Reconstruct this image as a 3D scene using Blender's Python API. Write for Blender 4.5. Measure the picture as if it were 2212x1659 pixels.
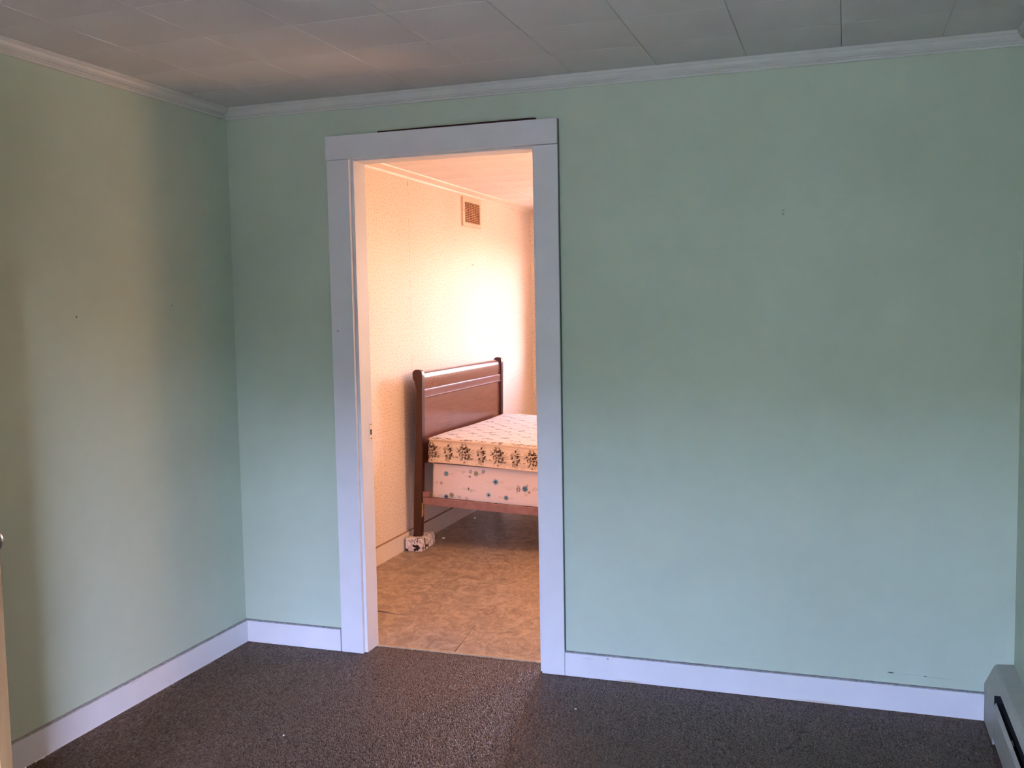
import bpy, bmesh, math, random
import numpy as np
from mathutils import Matrix, Vector

for o in list(bpy.data.objects):
    bpy.data.objects.remove(o)
SC = bpy.context.scene
COL = SC.collection

# ------------------------------------------------------------------ camera
FPX, YAW, PITCH, ROLL = 2103.67, 0.32954, -0.07675, 0.01805
CAM = (2.43469, -3.51633, 1.40301)
Rm = (Matrix.Rotation(YAW, 3, 'Z') @ Matrix.Rotation(PITCH, 3, 'X') @ Matrix.Rotation(ROLL, 3, 'Y'))
right, fwd, up = Rm.col[0], Rm.col[1], Rm.col[2]
cam = bpy.data.objects.new('camera', bpy.data.cameras.new('camera'))
COL.objects.link(cam)
m = Matrix.Identity(4)
for i in range(3):
    m[i][0], m[i][1], m[i][2], m[i][3] = right[i], up[i], -fwd[i], CAM[i]
cam.matrix_world = m
cam.data.sensor_fit = 'HORIZONTAL'
cam.data.sensor_width = 36.0
cam.data.lens = FPX / 2212 * 36.0
cam.data.clip_start = 0.02
SC.camera = cam

# ------------------------------------------------------------------ world, light, exposure
SKY_STRENGTH = 2.95
SKY_TINT = (0.86, 0.755, 1.07)         # camera white balance
LAMP_STRENGTH = 3.45
SUN_STRENGTH = 2.4
EXPOSURE = 3.2
SUN_ROT, SUN_EL = math.radians(118), math.radians(45)
w = bpy.data.worlds.new('sky'); SC.world = w; w.use_nodes = True
nt = w.node_tree; nt.nodes.clear()
sky = nt.nodes.new('ShaderNodeTexSky'); sky.sky_type = 'NISHITA'
sky.sun_disc = False; sky.sun_elevation = SUN_EL; sky.sun_rotation = SUN_ROT
sky.air_density = 1.0; sky.dust_density = 2.0; sky.ozone_density = 1.0
bg = nt.nodes.new('ShaderNodeBackground'); bg.inputs['Strength'].default_value = SKY_STRENGTH
wo = nt.nodes.new('ShaderNodeOutputWorld')
tint = nt.nodes.new('ShaderNodeMix'); tint.data_type = 'RGBA'; tint.blend_type = 'MULTIPLY'; tint.inputs[0].default_value = 1.0
tint.inputs[7].default_value = (*SKY_TINT, 1)
nt.links.new(sky.outputs[0], tint.inputs[6]); nt.links.new(tint.outputs[2], bg.inputs[0]); nt.links.new(bg.outputs[0], wo.inputs[0])

sun = bpy.data.objects.new('sun', bpy.data.lights.new('sun', 'SUN')); COL.objects.link(sun)
sun.data.energy = SUN_STRENGTH; sun.data.color = (1.0, 0.86, 0.70); sun.data.angle = math.radians(1.0)
sd = Vector((math.sin(SUN_ROT) * math.cos(SUN_EL), math.cos(SUN_ROT) * math.cos(SUN_EL), math.sin(SUN_EL)))
sun.rotation_euler = sd.to_track_quat('Z', 'Y').to_euler()

# window openings (x0, x1, z0, z1)
WIN1 = (-5.62, -4.42, 0.70, 2.02)   # (y0, y1, z0, z1) right wall of the green room, behind the photographer
WIN2 = (0.60, 1.50, 1.05, 2.04)     # far wall of the bedroom
WIN3 = (1.40, 2.45, 1.08, 2.00)     # rear wall of the green room, behind the photographer
Y1, Y2 = -5.70, 4.18                # rear wall of the green room, far wall of the bedroom
W = 2.977                           # right wall of the green room
def portal(name, sx, sz, loc, rot):
    l = bpy.data.lights.new(name, 'AREA'); l.shape = 'RECTANGLE'
    l.size, l.size_y = sx, sz
    l.cycles.is_portal = True
    o = bpy.data.objects.new(name, l); COL.objects.link(o)
    o.location = loc; o.rotation_euler = rot
    return o
portal('window_daylight', WIN1[1] - WIN1[0], WIN1[3] - WIN1[2], (W + .17, (WIN1[0] + WIN1[1]) / 2, (WIN1[2] + WIN1[3]) / 2), (math.radians(90), 0, math.radians(90)))
portal('bedroom_window_daylight', WIN2[1] - WIN2[0], WIN2[3] - WIN2[2], ((WIN2[0] + WIN2[1]) / 2, Y2 + .22, (WIN2[2] + WIN2[3]) / 2), (math.radians(-90), 0, 0))
portal('rear_window_daylight', WIN3[1] - WIN3[0], WIN3[3] - WIN3[2], ((WIN3[0] + WIN3[1]) / 2, Y1 - .17, (WIN3[2] + WIN3[3]) / 2), (math.radians(90), 0, 0))

vs = SC.view_settings
vs.view_transform = 'Standard'; vs.look = 'None'; vs.gamma = 1.0; vs.use_curve_mapping = False
vs.exposure = EXPOSURE
SC.cycles.use_adaptive_sampling = True; SC.cycles.adaptive_threshold = 0.03
SC.cycles.max_bounces = 8; SC.cycles.diffuse_bounces = 5; SC.cycles.glossy_bounces = 3
SC.cycles.sample_clamp_indirect = 6.0
SC.cycles.use_denoising = True

# ------------------------------------------------------------------ helpers
def prop(o, label=None, cat=None, group=None, kind=None):
    if label: o['label'] = label
    if cat: o['category'] = cat
    if group: o['group'] = group
    if kind: o['kind'] = kind
    return o

def link(name, me, mat=None, parent=None):
    o = bpy.data.objects.new(name, me); COL.objects.link(o)
    if mat is not None and me is not None:
        for mm in (mat if isinstance(mat, (list, tuple)) else [mat]):
            if len(me.materials) < 8: me.materials.append(mm)
    if parent is not None: o.parent = parent
    return o

def empty(name, loc=(0, 0, 0), rot=(0, 0, 0)):
    o = bpy.data.objects.new(name, None); COL.objects.link(o)
    o.location = loc; o.rotation_euler = rot; o.empty_display_size = 0.1
    return o

def bm_box(bm, x0, x1, y0, y1, z0, z1, bev=0.0, seg=2):
    vs_ = [bm.verts.new(p) for p in ((x0, y0, z0), (x1, y0, z0), (x1, y1, z0), (x0, y1, z0),
                                     (x0, y0, z1), (x1, y0, z1), (x1, y1, z1), (x0, y1, z1))]
    fs = [bm.faces.new([vs_[i] for i in q]) for q in ((3, 2, 1, 0), (4, 5, 6, 7), (0, 1, 5, 4), (1, 2, 6, 5), (2, 3, 7, 6), (3, 0, 4, 7))]
    if bev:
        es = list({e for f in fs for e in f.edges})
        bmesh.ops.bevel(bm, geom=es, offset=bev, segments=seg, profile=0.5, affect='EDGES')

def fin(bm, name, smooth=False):
    bmesh.ops.recalc_face_normals(bm, faces=bm.faces[:])
    me = bpy.data.meshes.new(name); bm.to_mesh(me); bm.free()
    if smooth:
        for p in me.polygons: p.use_smooth = True
    return me

def box(name, x0, x1, y0, y1, z0, z1, mat, parent=None, bev=0.0, seg=2):
    bm = bmesh.new(); bm_box(bm, x0, x1, y0, y1, z0, z1, bev, seg)
    return link(name, fin(bm, name), mat, parent)

def boxes(name, lst, mat, parent=None, bev=0.0):
    bm = bmesh.new()
    for b in lst: bm_box(bm, *b, bev=bev)
    return link(name, fin(bm, name), mat, parent)

def prism(name, pts, axis, a0, a1, mat, parent=None, bev=0.0, smooth=False, seg=2):
    """extrude a closed 2D polygon along an axis. axis 'x': pts are (y,z); 'y': pts are (x,z); 'z': (x,y)"""
    bm = bmesh.new()
    def P(p, a):
        return {'x': (a, p[0], p[1]), 'y': (p[0], a, p[1]), 'z': (p[0], p[1], a)}[axis]
    A = [bm.verts.new(P(p, a0)) for p in pts]; B = [bm.verts.new(P(p, a1)) for p in pts]
    n = len(pts)
    f0 = bm.faces.new(A[::-1]); f1 = bm.faces.new(B)
    for i in range(n):
        bm.faces.new((A[i], A[(i + 1) % n], B[(i + 1) % n], B[i]))
    if bev:
        es = list(f0.edges) + list(f1.edges)
        bmesh.ops.bevel(bm, geom=es, offset=bev, segments=seg, profile=0.5, affect='EDGES')
    o = link(name, fin(bm, name), mat, parent)
    if smooth:
        me = o.data
        for p in me.polygons: p.use_smooth = True
        try: me.set_sharp_from_angle(angle=math.radians(35))
        except Exception: pass
    return o

def tube(name, pts, r, mat, parent=None, n=8, closed=False):
    bm = bmesh.new(); rings = []
    N = len(pts); pts = [Vector(p) for p in pts]
    for i, p in enumerate(pts):
        a = pts[(i - 1) % N] if (closed or i > 0) else p
        b = pts[(i + 1) % N] if (closed or i < N - 1) else p
        t = (b - a).normalized()
        u = t.cross(Vector((0, 0, 1)))
        if u.length < 1e-4: u = Vector((1, 0, 0))
        u.normalize(); v = u.cross(t)
        rings.append([bm.verts.new(p + r * (math.cos(k * 2 * math.pi / n) * u + math.sin(k * 2 * math.pi / n) * v)) for k in range(n)])
    for i in range(N if closed else N - 1):
        A, B = rings[i], rings[(i + 1) % N]
        for k in range(n): bm.faces.new((A[k], A[(k + 1) % n], B[(k + 1) % n], B[k]))
    if not closed:
        bm.faces.new(rings[0][::-1]); bm.faces.new(rings[-1])
    return link(name, fin(bm, name, True), mat, parent)

def lathe(name, prof, mat, parent=None, n=24, axis='z'):
    bm = bmesh.new(); rings = []
    for r, h in prof:
        ring = []
        for k in range(n):
            c, s = r * math.cos(2 * math.pi * k / n), r * math.sin(2 * math.pi * k / n)
            ring.append(bm.verts.new((c, s, h) if axis == 'z' else ((c, h, s) if axis == 'y' else (h, c, s))))
        rings.append(ring)
    for A, B in zip(rings, rings[1:]):
        for k in range(n): bm.faces.new((A[k], A[(k + 1) % n], B[(k + 1) % n], B[k]))
    bm.faces.new(rings[0][::-1]); bm.faces.new(rings[-1])
    return link(name, fin(bm, name, True), mat, parent)

# ------------------------------------------------------------------ materials
class NT:
    def __init__(s, name):
        s.mat = bpy.data.materials.new(name); s.mat.use_nodes = True
        s.t = s.mat.node_tree; s.b = s.t.nodes['Principled BSDF']
        s.tc = None
    def n(s, typ, **kw):
        nd = s.t.nodes.new(typ)
        for k, v in kw.items(): setattr(nd, k, v)
        return nd
    def l(s, a, b): s.t.links.new(a, b)
    def obj(s):
        if s.tc is None: s.tc = s.n('ShaderNodeTexCoord')
        return s.tc.outputs['Object']
    def mapping(s, scale=(1, 1, 1), rot=(0, 0, 0), loc=(0, 0, 0)):
        mp = s.n('ShaderNodeMapping')
        mp.inputs['Scale'].default_value = scale; mp.inputs['Rotation'].default_value = rot; mp.inputs['Location'].default_value = loc
        s.l(s.obj(), mp.inputs['Vector']); return mp.outputs[0]
    def noise(s, scale, detail=4, rough=0.5, vec=None, dist=0.0):
        nd = s.n('ShaderNodeTexNoise'); nd.inputs['Scale'].default_value = scale; nd.inputs['Detail'].default_value = detail
        nd.inputs['Roughness'].default_value = rough; nd.inputs['Distortion'].default_value = dist
        s.l(vec if vec is not None else s.obj(), nd.inputs['Vector']); return nd.outputs['Fac']
    def ramp(s, fac, stops, interp='LINEAR'):
        r = s.n('ShaderNodeValToRGB'); cr = r.color_ramp; cr.interpolation = interp
        while len(cr.elements) < len(stops): cr.elements.new(0.5)
        for e, (p, c) in zip(cr.elements, stops):
            e.position = p; e.color = (*c, 1) if len(c) == 3 else c
        s.l(fac, r.inputs[0]); return r.outputs[0]
    def mix(s, fac, a, b, blend='MIX'):
        mx = s.n('ShaderNodeMix', data_type='RGBA', blend_type=blend)
        for i, v in ((0, fac), (6, a), (7, b)):
            if isinstance(v, (int, float)): mx.inputs[i].default_value = v
            elif isinstance(v, tuple): mx.inputs[i].default_value = (*v, 1) if len(v) == 3 else v
            else: s.l(v, mx.inputs[i])
        return mx.outputs[2]
    def math(s, op, a, b=0.0, clamp=False):
        md = s.n('ShaderNodeMath', operation=op, use_clamp=clamp)
        for i, v in ((0, a), (1, b)):
            if isinstance(v, (int, float)): md.inputs[i].default_value = v
            else: s.l(v, md.inputs[i])
        return md.outputs[0]
    def bump(s, h, strength=0.3, dist=0.002):
        b = s.n('ShaderNodeBump'); b.inputs['Strength'].default_value = strength; b.inputs['Distance'].default_value = dist
        s.l(h, b.inputs['Height']); s.l(b.outputs[0], s.b.inputs['Normal'])
    def color(s, v):
        if isinstance(v, tuple): s.b.inputs['Base Color'].default_value = (*v, 1)
        else: s.l(v, s.b.inputs['Base Color'])
    def set(s, rough=0.6, spec=0.4, metal=0.0, coat=0.0, coat_rough=0.1):
        s.b.inputs['Roughness'].default_value = rough; s.b.inputs['Specular IOR Level'].default_value = spec
        s.b.inputs['Metallic'].default_value = metal; s.b.inputs['Coat Weight'].default_value = coat
        s.b.inputs['Coat Roughness'].default_value = coat_rough
        return s.mat
    def spots(s, base, lst):
        """small stains: (x, y, z, rx, ry, rz, colour, strength)"""
        for (x, y, z, rx, ry, rz, c, k) in lst:
            v = s.n('ShaderNodeVectorMath', operation='SUBTRACT'); s.l(s.obj(), v.inputs[0]); v.inputs[1].default_value = (x, y, z)
            d = s.n('ShaderNodeVectorMath', operation='DIVIDE'); s.l(v.outputs[0], d.inputs[0]); d.inputs[1].default_value = (rx, ry, rz)
            ln = s.n('ShaderNodeVectorMath', operation='LENGTH'); s.l(d.outputs[0], ln.inputs[0])
            nz = s.noise(900, 2)
            e = s.math('ADD', ln.outputs['Value'], s.math('MULTIPLY', s.math('SUBTRACT', nz, 0.5), 1.2))
            f = s.math('MULTIPLY', s.math('SUBTRACT', 1.15, e, True), k * 1.6, True)
            base = s.mix(f, base, c)
        return base

def plain(name, col, rough=0.55, spec=0.4, metal=0.0, var=0.06, scale=30, coat=0.0):
    t = NT(name)
    f = t.noise(scale, 3)
    lo = tuple(max(0, c * (1 - var)) for c in col); hi = tuple(min(1, c * (1 + var)) for c in col)
    t.color(t.ramp(f, [(0.3, lo), (0.7, hi)]))
    return t.set(rough, spec, metal, coat)

GREEN = (0.468, 0.568, 0.44)
def green_wall(name, stains=()):
    t = NT(name)
    f = t.noise(1.6, 3, 0.55)
    base = t.ramp(f, [(0.3, tuple(c * 0.95 for c in GREEN)), (0.7, tuple(c * 1.04 for c in GREEN))])
    f2 = t.noise(14, 4)
    base = t.mix(0.10, base, t.ramp(f2, [(0.35, (0.40, 0.47, 0.37)), (0.65, (0.51, 0.6, 0.48))]))
    base = t.spots(base, stains)
    t.color(base)
    t.bump(t.noise(160, 3), 0.12, 0.001)
    return t.set(0.55, 0.35)
DK = (0.02, 0.02, 0.018)
M_green = green_wall('green_paint')
M_green_back = green_wall('green_paint_back', [
    (2.231, 0, 1.714, .005, .03, .005, (.16, .2, .15), .5), (2.231, 0, 1.726, .009, .03, .004, (.24, .29, .23), .45),
    (2.596, 0, .128, .012, .03, .0025, DK, 1), (2.706, 0, .126, .007, .03, .002, DK, .9), (2.66, 0, .1275, .045, .03, .0016, (.25, .3, .26), .35),
    (2.75, 0, .1245, .05, .03, .0025, (.28, .34, .3), .3)])
M_green_left = green_wall('green_paint_left', [
    (0, -.892, 1.403, .03, .004, .005, DK, .7), (0, -.397, 1.44, .03, .007, .003, (.12, .14, .1), .6)])

def white_paint(name, col=(0.70, 0.71, 0.71), stains=(), edge=False):
    t = NT(name)
    base = t.ramp(t.noise(9, 4), [(0.3, tuple(c * 0.94 for c in col)), (0.7, col)])
    base = t.spots(base, stains)
    t.color(base)
    t.bump(t.noise(60, 3, vec=t.mapping((1, 1, 0.15))), 0.10, 0.001)
    return t.set(0.42, 0.45)
M_white = white_paint('white_gloss_paint', stains=[(.501, -.02, 1.328, .004, .03, .004, (.1, .1, .1), .7)])
M_base = white_paint('white_baseboard_paint', stains=[
    (1.60, -.018, .082, .005, .03, .002, DK, .9), (1.52, -.018, .075, .03, .03, .0012, (.4, .4, .4), .5),
    (1.68, -.018, .004, .05, .03, .004, (.5, .42, .25), .6), (2.35, -.018, .004, .10, .03, .004, (.5, .44, .3), .5),
    (1.35, -.018, .006, .02, .03, .004, (.35, .3, .25), .5), (.018, -.72, .085, .03, .03, .0015, (.35, .35, .35), .6)])
M_dust = plain('dusty_ledge', (0.33, 0.33, 0.33), 0.9, 0.1, var=0.25, scale=80)
M_gap_shade = plain('brown_gap_shade', (0.36, 0.22, 0.14), 0.9, 0.1, var=0.25, scale=80)  # brown that paints in the shadow gap above the bedroom baseboard
M_dark = plain('dark_gap', (0.015, 0.012, 0.01), 0.9, 0.1)
M_side_shade = plain('green_side_shade', (0.14, 0.19, 0.15), 0.7, 0.2)  # wall green on the casing's side, darkened to paint in its shade
M_crown = white_paint('white_crown_paint', (0.58, 0.60, 0.55))
M_darkstrip = plain('dark_stained_strip', (0.035, 0.012, 0.008), 0.5, 0.3, var=0.3)

def ceil_mat(name, col):
    t = NT(name)
    base = t.ramp(t.noise(2.2, 4, 0.6), [(0.3, tuple(c * .93 for c in col)), (0.7, tuple(c * 1.03 for c in col))])
    t.color(base); t.bump(t.noise(220, 3), 0.10, 0.0008)
    return t.set(0.7, 0.25)
M_ceil = ceil_mat('ceiling_tile_paint', (0.66, 0.66, 0.63))
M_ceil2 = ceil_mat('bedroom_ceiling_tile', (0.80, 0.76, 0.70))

def carpet():
    t = NT('brown_carpet')
    v1 = t.mapping((190, 48, 100), rot=(0, 0, math.radians(-8)))
    n1 = t.noise(1.0, 3, 0.6, vec=v1)
    n2 = t.noise(380, 2, 0.6)
    n3 = t.noise(2.5, 3, 0.5)
    base = t.ramp(n1, [(0.30, (0.016, 0.008, 0.004)), (0.5, (0.054, 0.031, 0.018)), (0.72, (0.120, 0.074, 0.047))])
    base = t.mix(0.4, base, t.ramp(n2, [(0.3, (0.018, 0.010, 0.006)), (0.7, (0.098, 0.066, 0.047))]))
    base = t.mix(0.5, base, t.ramp(n3, [(0.3, (0.86, 0.86, 0.86)), (0.7, (1.1, 1.1, 1.1))]), 'MULTIPLY')
    t.color(base)
    h = t.math('ADD', n1, t.math('MULTIPLY', n2, 0.8))
    t.bump(h, 0.5, 0.005)
    t.b.inputs['Sheen Weight'].default_value = 0.2; t.b.inputs['Sheen Roughness'].default_value = 0.35
    t.b.inputs['Sheen Tint'].default_value = (0.85, 0.6, 0.42, 1)
    return t.set(0.6, 0.3)
M_carpet = carpet()
def pile_mat():
    t = NT('brown_carpet_pile')
    at = t.n('ShaderNodeAttribute'); at.attribute_name = 'Col'
    t.l(t.mix(0.6, at.outputs['Color'], t.ramp(t.noise(2.5, 3, 0.5), [(0.3, (0.84, 0.84, 0.84)), (0.7, (1.12, 1.12, 1.12))]), 'MULTIPLY'), t.b.inputs['Base Color'])
    t.b.inputs['Sheen Weight'].default_value = 0.25; t.b.inputs['Sheen Roughness'].default_value = 0.4
    t.b.inputs['Sheen Tint'].default_value = (0.9, 0.62, 0.42, 1)
    t.b.inputs['Specular Tint'].default_value = (1.0, 0.82, 0.66, 1)
    return t.set(0.36, 0.65)
M_pile = pile_mat()

def lino():
    t = NT('brown_mottled_linoleum')
    a = t.noise(1.0, 6, 0.62, vec=t.mapping((13, 11, 8), rot=(0, 0, math.radians(25))), dist=1.4)
    b = t.noise(1.0, 5, 0.7, vec=t.mapping((44, 36, 20), rot=(0, 0, math.radians(-30))), dist=1.8)
    c = t.noise(1.6, 3)
    base = t.ramp(a, [(0.36, (0.21, 0.14, 0.088)), (0.5, (0.37, 0.27, 0.18)), (0.64, (0.54, 0.41, 0.285))])
    base = t.mix(0.45, base, t.ramp(b, [(0.38, (0.15, 0.105, 0.072)), (0.52, (0.34, 0.25, 0.17)), (0.66, (0.56, 0.43, 0.30))]))
    base = t.mix(0.5, base, t.ramp(c, [(0.35, (0.92, 0.96, 1.0)), (0.65, (1.08, 1.0, 0.92))]), 'MULTIPLY')
    base = t.spots(base, [(.905, .385, 0, .006, .006, .05, DK, .9), (1.055, .444, 0, .004, .005, .05, DK, .9), (.60, .12, 0, .006, .006, .05, DK, .8),
                          (.70, .115, 0, .004, .004, .05, DK, .7), (.92, .23, 0, .004, .004, .05, DK, .7), (1.0, .12, 0, .003, .003, .05, DK, .7)])
    t.color(base); t.bump(t.noise(90, 2), 0.05, 0.001)
    return t.set(0.38, 0.4)
M_lino = lino()

def wallpaper(name, along):
    t = NT(name)
    sep = t.n('ShaderNodeSeparateXYZ'); t.l(t.obj(), sep.inputs[0])
    cmb = t.n('ShaderNodeCombineXYZ')
    t.l(t.math('MULTIPLY', sep.outputs[along], 0.78), cmb.inputs[0]); t.l(t.math('MULTIPLY', sep.outputs[2], 1.15), cmb.inputs[1])
    vo = t.n('ShaderNodeTexVoronoi', voronoi_dimensions='2D'); vo.inputs['Scale'].default_value = 40.0
    vo.inputs['Randomness'].default_value = 0.75
    t.l(cmb.outputs[0], vo.inputs['Vector'])
    dot = t.math('LESS_THAN', vo.outputs['Distance'], 0.15)
    base = t.ramp(t.noise(1.5, 3), [(0.3, (0.78, 0.66, 0.53)), (0.7, (0.83, 0.71, 0.58))])
    base = t.mix(t.math('MULTIPLY', dot, 0.45), base, (0.34, 0.20, 0.11))
    # paper seam
    if along == 1:
        d = t.math('ABSOLUTE', t.math('SUBTRACT', sep.outputs[1], 1.808))
        sm = t.math('MULTIPLY', t.math('LESS_THAN', d, 0.0022), t.math('GREATER_THAN', t.noise(25, 2), 0.47))
        base = t.mix(t.math('MULTIPLY', sm, 0.5), base, (0.35, 0.22, 0.13))
        base = t.spots(base, [(0, 2.844, 1.714, .05, .03, .004, (.3, .2, .1), .8), (0, 1.804, 2.15, .05, .004, .02, (.2, .1, .05), .9),
                              (0, 3.06, 2.03, .05, .006, .005, (.2, .1, .05), .9)])
    t.color(base); t.bump(t.noise(120, 2), 0.05, 0.001)
    return t.set(0.6, 0.3)
M_paper = wallpaper('dotted_wallpaper', 1)
M_paper_x = wallpaper('dotted_wallpaper_far', 0)
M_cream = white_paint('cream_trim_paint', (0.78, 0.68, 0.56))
M_tan = plain('tan_threshold_wood', (0.50, 0.33, 0.18), 0.5, 0.4, var=0.15)

def wood(name, c0, c1, scale=(6, 6, 40), rough=0.25, coat=0.5, rot=(0, 0, 0)):
    t = NT(name)
    g = t.noise(1.0, 6, 0.65, vec=t.mapping(scale, rot=rot), dist=0.5)
    t.color(t.ramp(g, [(0.3, c0), (0.7, c1)]))
    return t.set(rough, 0.5, coat=coat, coat_rough=0.12)
M_post = wood('dark_mahogany', (0.030, 0.005, 0.002), (0.060, 0.010, 0.004), (60, 60, 5), 0.32, 0.2)
M_panel = wood('mahogany_veneer', (0.115, 0.032, 0.014), (0.190, 0.060, 0.026), (40, 6, 70), 0.30, 0.6)
M_mold = wood('mahogany_moulding', (0.13, 0.040, 0.024), (0.20, 0.066, 0.040), (60, 5, 60), 0.25, 0.6)
M_mold2 = wood('mahogany_flat_moulding', (0.15, 0.055, 0.038), (0.21, 0.082, 0.058), (60, 5, 60), 0.42, 0.15)
M_rail = plain('brown_painted_rail', (0.26, 0.13, 0.10), 0.5, 0.3, var=0.15)
M_doorwood = wood('varnished_door_edge', (0.24, 0.14, 0.055), (0.36, 0.22, 0.095), (40, 40, 4), 0.45, 0.2)
M_steel = plain('worn_steel', (0.45, 0.42, 0.38), 0.35, 0.5, 0.9, var=0.2)
M_heater = plain('heater_enamel', (0.37, 0.375, 0.32), 0.45, 0.4, var=0.05)
M_black = plain('black_recess', (0.012, 0.014, 0.018), 0.7, 0.2)
M_vent = plain('vent_frame_enamel', (0.72, 0.55, 0.38), 0.5, 0.4)
M_louver = plain('vent_louver_enamel', (0.60, 0.34, 0.19), 0.5, 0.4)
M_shadowbox = plain('vent_duct', (0.17, 0.075, 0.036), 0.8, 0.2)
M_lint = plain('white_lint', (0.75, 0.72, 0.70), 0.9, 0.1)
M_wall_ext = plain('plain_plaster', (0.6, 0.55, 0.5), 0.8, 0.2)
M_sky_blocker = plain('sky_blocker_leaves', (0.035, 0.06, 0.02), 0.9, 0.1, var=0.5, scale=6)
M_grass = plain('dry_gravel', (0.36, 0.25, 0.16), 0.9, 0.1, var=0.2, scale=3)

def chipped():
    t = NT('chipped_white_paint')
    a = t.noise(26, 5, 0.6, dist=0.8)
    b = t.noise(45, 4, 0.6)
    base = t.ramp(b, [(0.35, (0.42, 0.36, 0.36)), (0.55, (0.80, 0.72, 0.68))])
    k = t.ramp(a, [(0.56, (0, 0, 0)), (0.58, (1, 1, 1))])
    base = t.mix(k, base, (0.035, 0.02, 0.016))
    t.color(base); t.bump(t.math('SUBTRACT', 1.0, a), 0.4, 0.003)
    return t.set(0.8, 0.2)
M_block = chipped()

def attr_mat(name, rough=0.85, weave=0.1):
    t = NT(name)
    at = t.n('ShaderNodeAttribute'); at.attribute_name = 'Col'
    t.l(at.outputs['Color'], t.b.inputs['Base Color'])
    t.bump(t.noise(260, 3), weave, 0.001)
    t.b.inputs['Sheen Weight'].default_value = 0.1
    return t.set(rough, 0.15)
M_tick = attr_mat('printed_mattress_ticking')
M_boxtick = attr_mat('printed_box_spring_cloth')
M_pipe = plain('mattress_piping_cord', (0.70, 0.52, 0.36), 0.8, 0.2)

def glass(name, c):
    t = NT(name)
    tr = t.n('ShaderNodeBsdfTransparent'); tr.inputs[0].default_value = (*c, 1)
    gl = t.n('ShaderNodeBsdfGlossy'); gl.inputs['Roughness'].default_value = 0.02
    mx = t.n('ShaderNodeMixShader'); mx.inputs[0].default_value = 0.06
    t.l(tr.outputs[0], mx.inputs[1]); t.l(gl.outputs[0], mx.inputs[2])
    t.l(mx.outputs[0], t.t.nodes['Material Output'].inputs['Surface'])
    return t.mat
M_glass = glass('window_glass', (0.93, 0.95, 0.95))
M_glass_warm = glass('daylight_tint_glass', (0.88, 0.79, 0.655))  # amber tint added to warm and dim daylight entering the bedroom
def emit(name, col, s):
    t = NT(name); t.color(col)
    t.b.inputs['Emission Color'].default_value = (*col, 1); t.b.inputs['Emission Strength'].default_value = s
    return t.mat
M_bulb = emit('warm_lamp_globe', (1.0, 0.56, 0.33), LAMP_STRENGTH)

# ------------------------------------------------------------------ room shell
H, H2 = 2.25, 2.215
XL2, XR2 = -0.015, 3.0
JL, JR, JH = 0.583, 1.329, 2.000      # clear door opening
WT = 0.095                            # wall thickness
def st(o, label=None):
    o['kind'] = 'structure'
    if label: o['label'] = label
    return o

# green room
floor = st(boxes('floor', [(0, W, Y1, 0, -.06, -.004), (JL, JR, -0.001, .084, -.06, -.004)], M_carpet), 'brown short pile carpet of the green room')
def carpet_pile():
    rng = np.random.default_rng(5)
    dx, dy = .0043, .0125
    parts_ = []
    for (x0, x1, y0, y1) in ((.019, 2.885, -2.05, -.019), (JL, JR, -.019, .084)):
        gx, gy = np.meshgrid(np.arange(x0, x1, dx), np.arange(y0, y1, dy), indexing='ij')
        gy = gy + (np.arange(gx.shape[0]) % 2)[:, None] * dy * .5
        parts_.append(np.column_stack([gx.ravel(), np.minimum(gy.ravel(), y1)]))
    P = np.concatenate(parts_); n = len(P)
    P = P + rng.uniform(-1, 1, P.shape) * (.0014, .0050)
    hw, hl = rng.uniform(.0016, .0027, n), rng.uniform(.0075, .0165, n)
    h = rng.uniform(.0036, .0058, n)
    lean = np.column_stack([rng.normal(0, .0016, n), rng.normal(-.001, .003, n)])
    a = rng.normal(.17, .11, n); c, s_ = np.cos(a), np.sin(a)
    base = np.array([(-1, -1), (1, -1), (1, 1), (-1, 1)], float)
    V = np.zeros((n, 5, 3))
    for k in range(4):
        bx_, by_ = base[k, 0] * hw, base[k, 1] * hl
        V[:, k, 0] = P[:, 0] + bx_ * c - by_ * s_; V[:, k, 1] = P[:, 1] + bx_ * s_ + by_ * c
    V[:, :4, 2] = -.0042
    V[:, 4, 0] = P[:, 0] + lean[:, 0]; V[:, 4, 1] = P[:, 1] + lean[:, 1]; V[:, 4, 2] = -.0042 + h
    idx = (np.arange(n) * 5)[:, None]
    F = np.concatenate([idx + np.array(q) for q in ((0, 1, 4), (1, 2, 4), (2, 3, 4), (3, 0, 4))]).astype(np.int32)
    me = bpy.data.meshes.new('pile')
    me.vertices.add(n * 5); me.vertices.foreach_set('co', V.ravel())
    me.loops.add(len(F) * 3); me.loops.foreach_set('vertex_index', F.ravel())
    me.polygons.add(len(F)); me.polygons.foreach_set('loop_start', np.arange(len(F), dtype=np.int32) * 3)
    me.update(); me.validate()
    G = rng.normal(0, 1, (780, 90))
    fx, fy = np.clip((P[:, 0] + P[:, 1] * .17 + .38) / .0045, 0, 770), (P[:, 1] + 2.2) / .030
    ix, iy = fx.astype(int), fy.astype(int); wx, wy = fx - ix, fy - iy
    g = (G[ix, iy] * (1 - wx) + G[ix + 1, iy] * wx) * (1 - wy) + (G[ix, iy + 1] * (1 - wx) + G[ix + 1, iy + 1] * wx) * wy
    t = np.clip(.47 + .13 * g + rng.normal(0, .11, n), 0, 1)[:, None]
    C0, C1 = np.array((.010, .005, .0022)), np.array((.112, .068, .037))
    col = C0 + (C1 - C0) * t ** 1.25
    rgba = np.ones((n, 5, 4), np.float32); rgba[:, :, :3] = col[:, None, :]
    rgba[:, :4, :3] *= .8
    at = me.color_attributes.new('Col', 'FLOAT_COLOR', 'POINT'); at.data.foreach_set('color', rgba.ravel())
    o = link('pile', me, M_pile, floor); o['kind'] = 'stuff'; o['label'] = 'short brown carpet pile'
carpet_pile()
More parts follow.
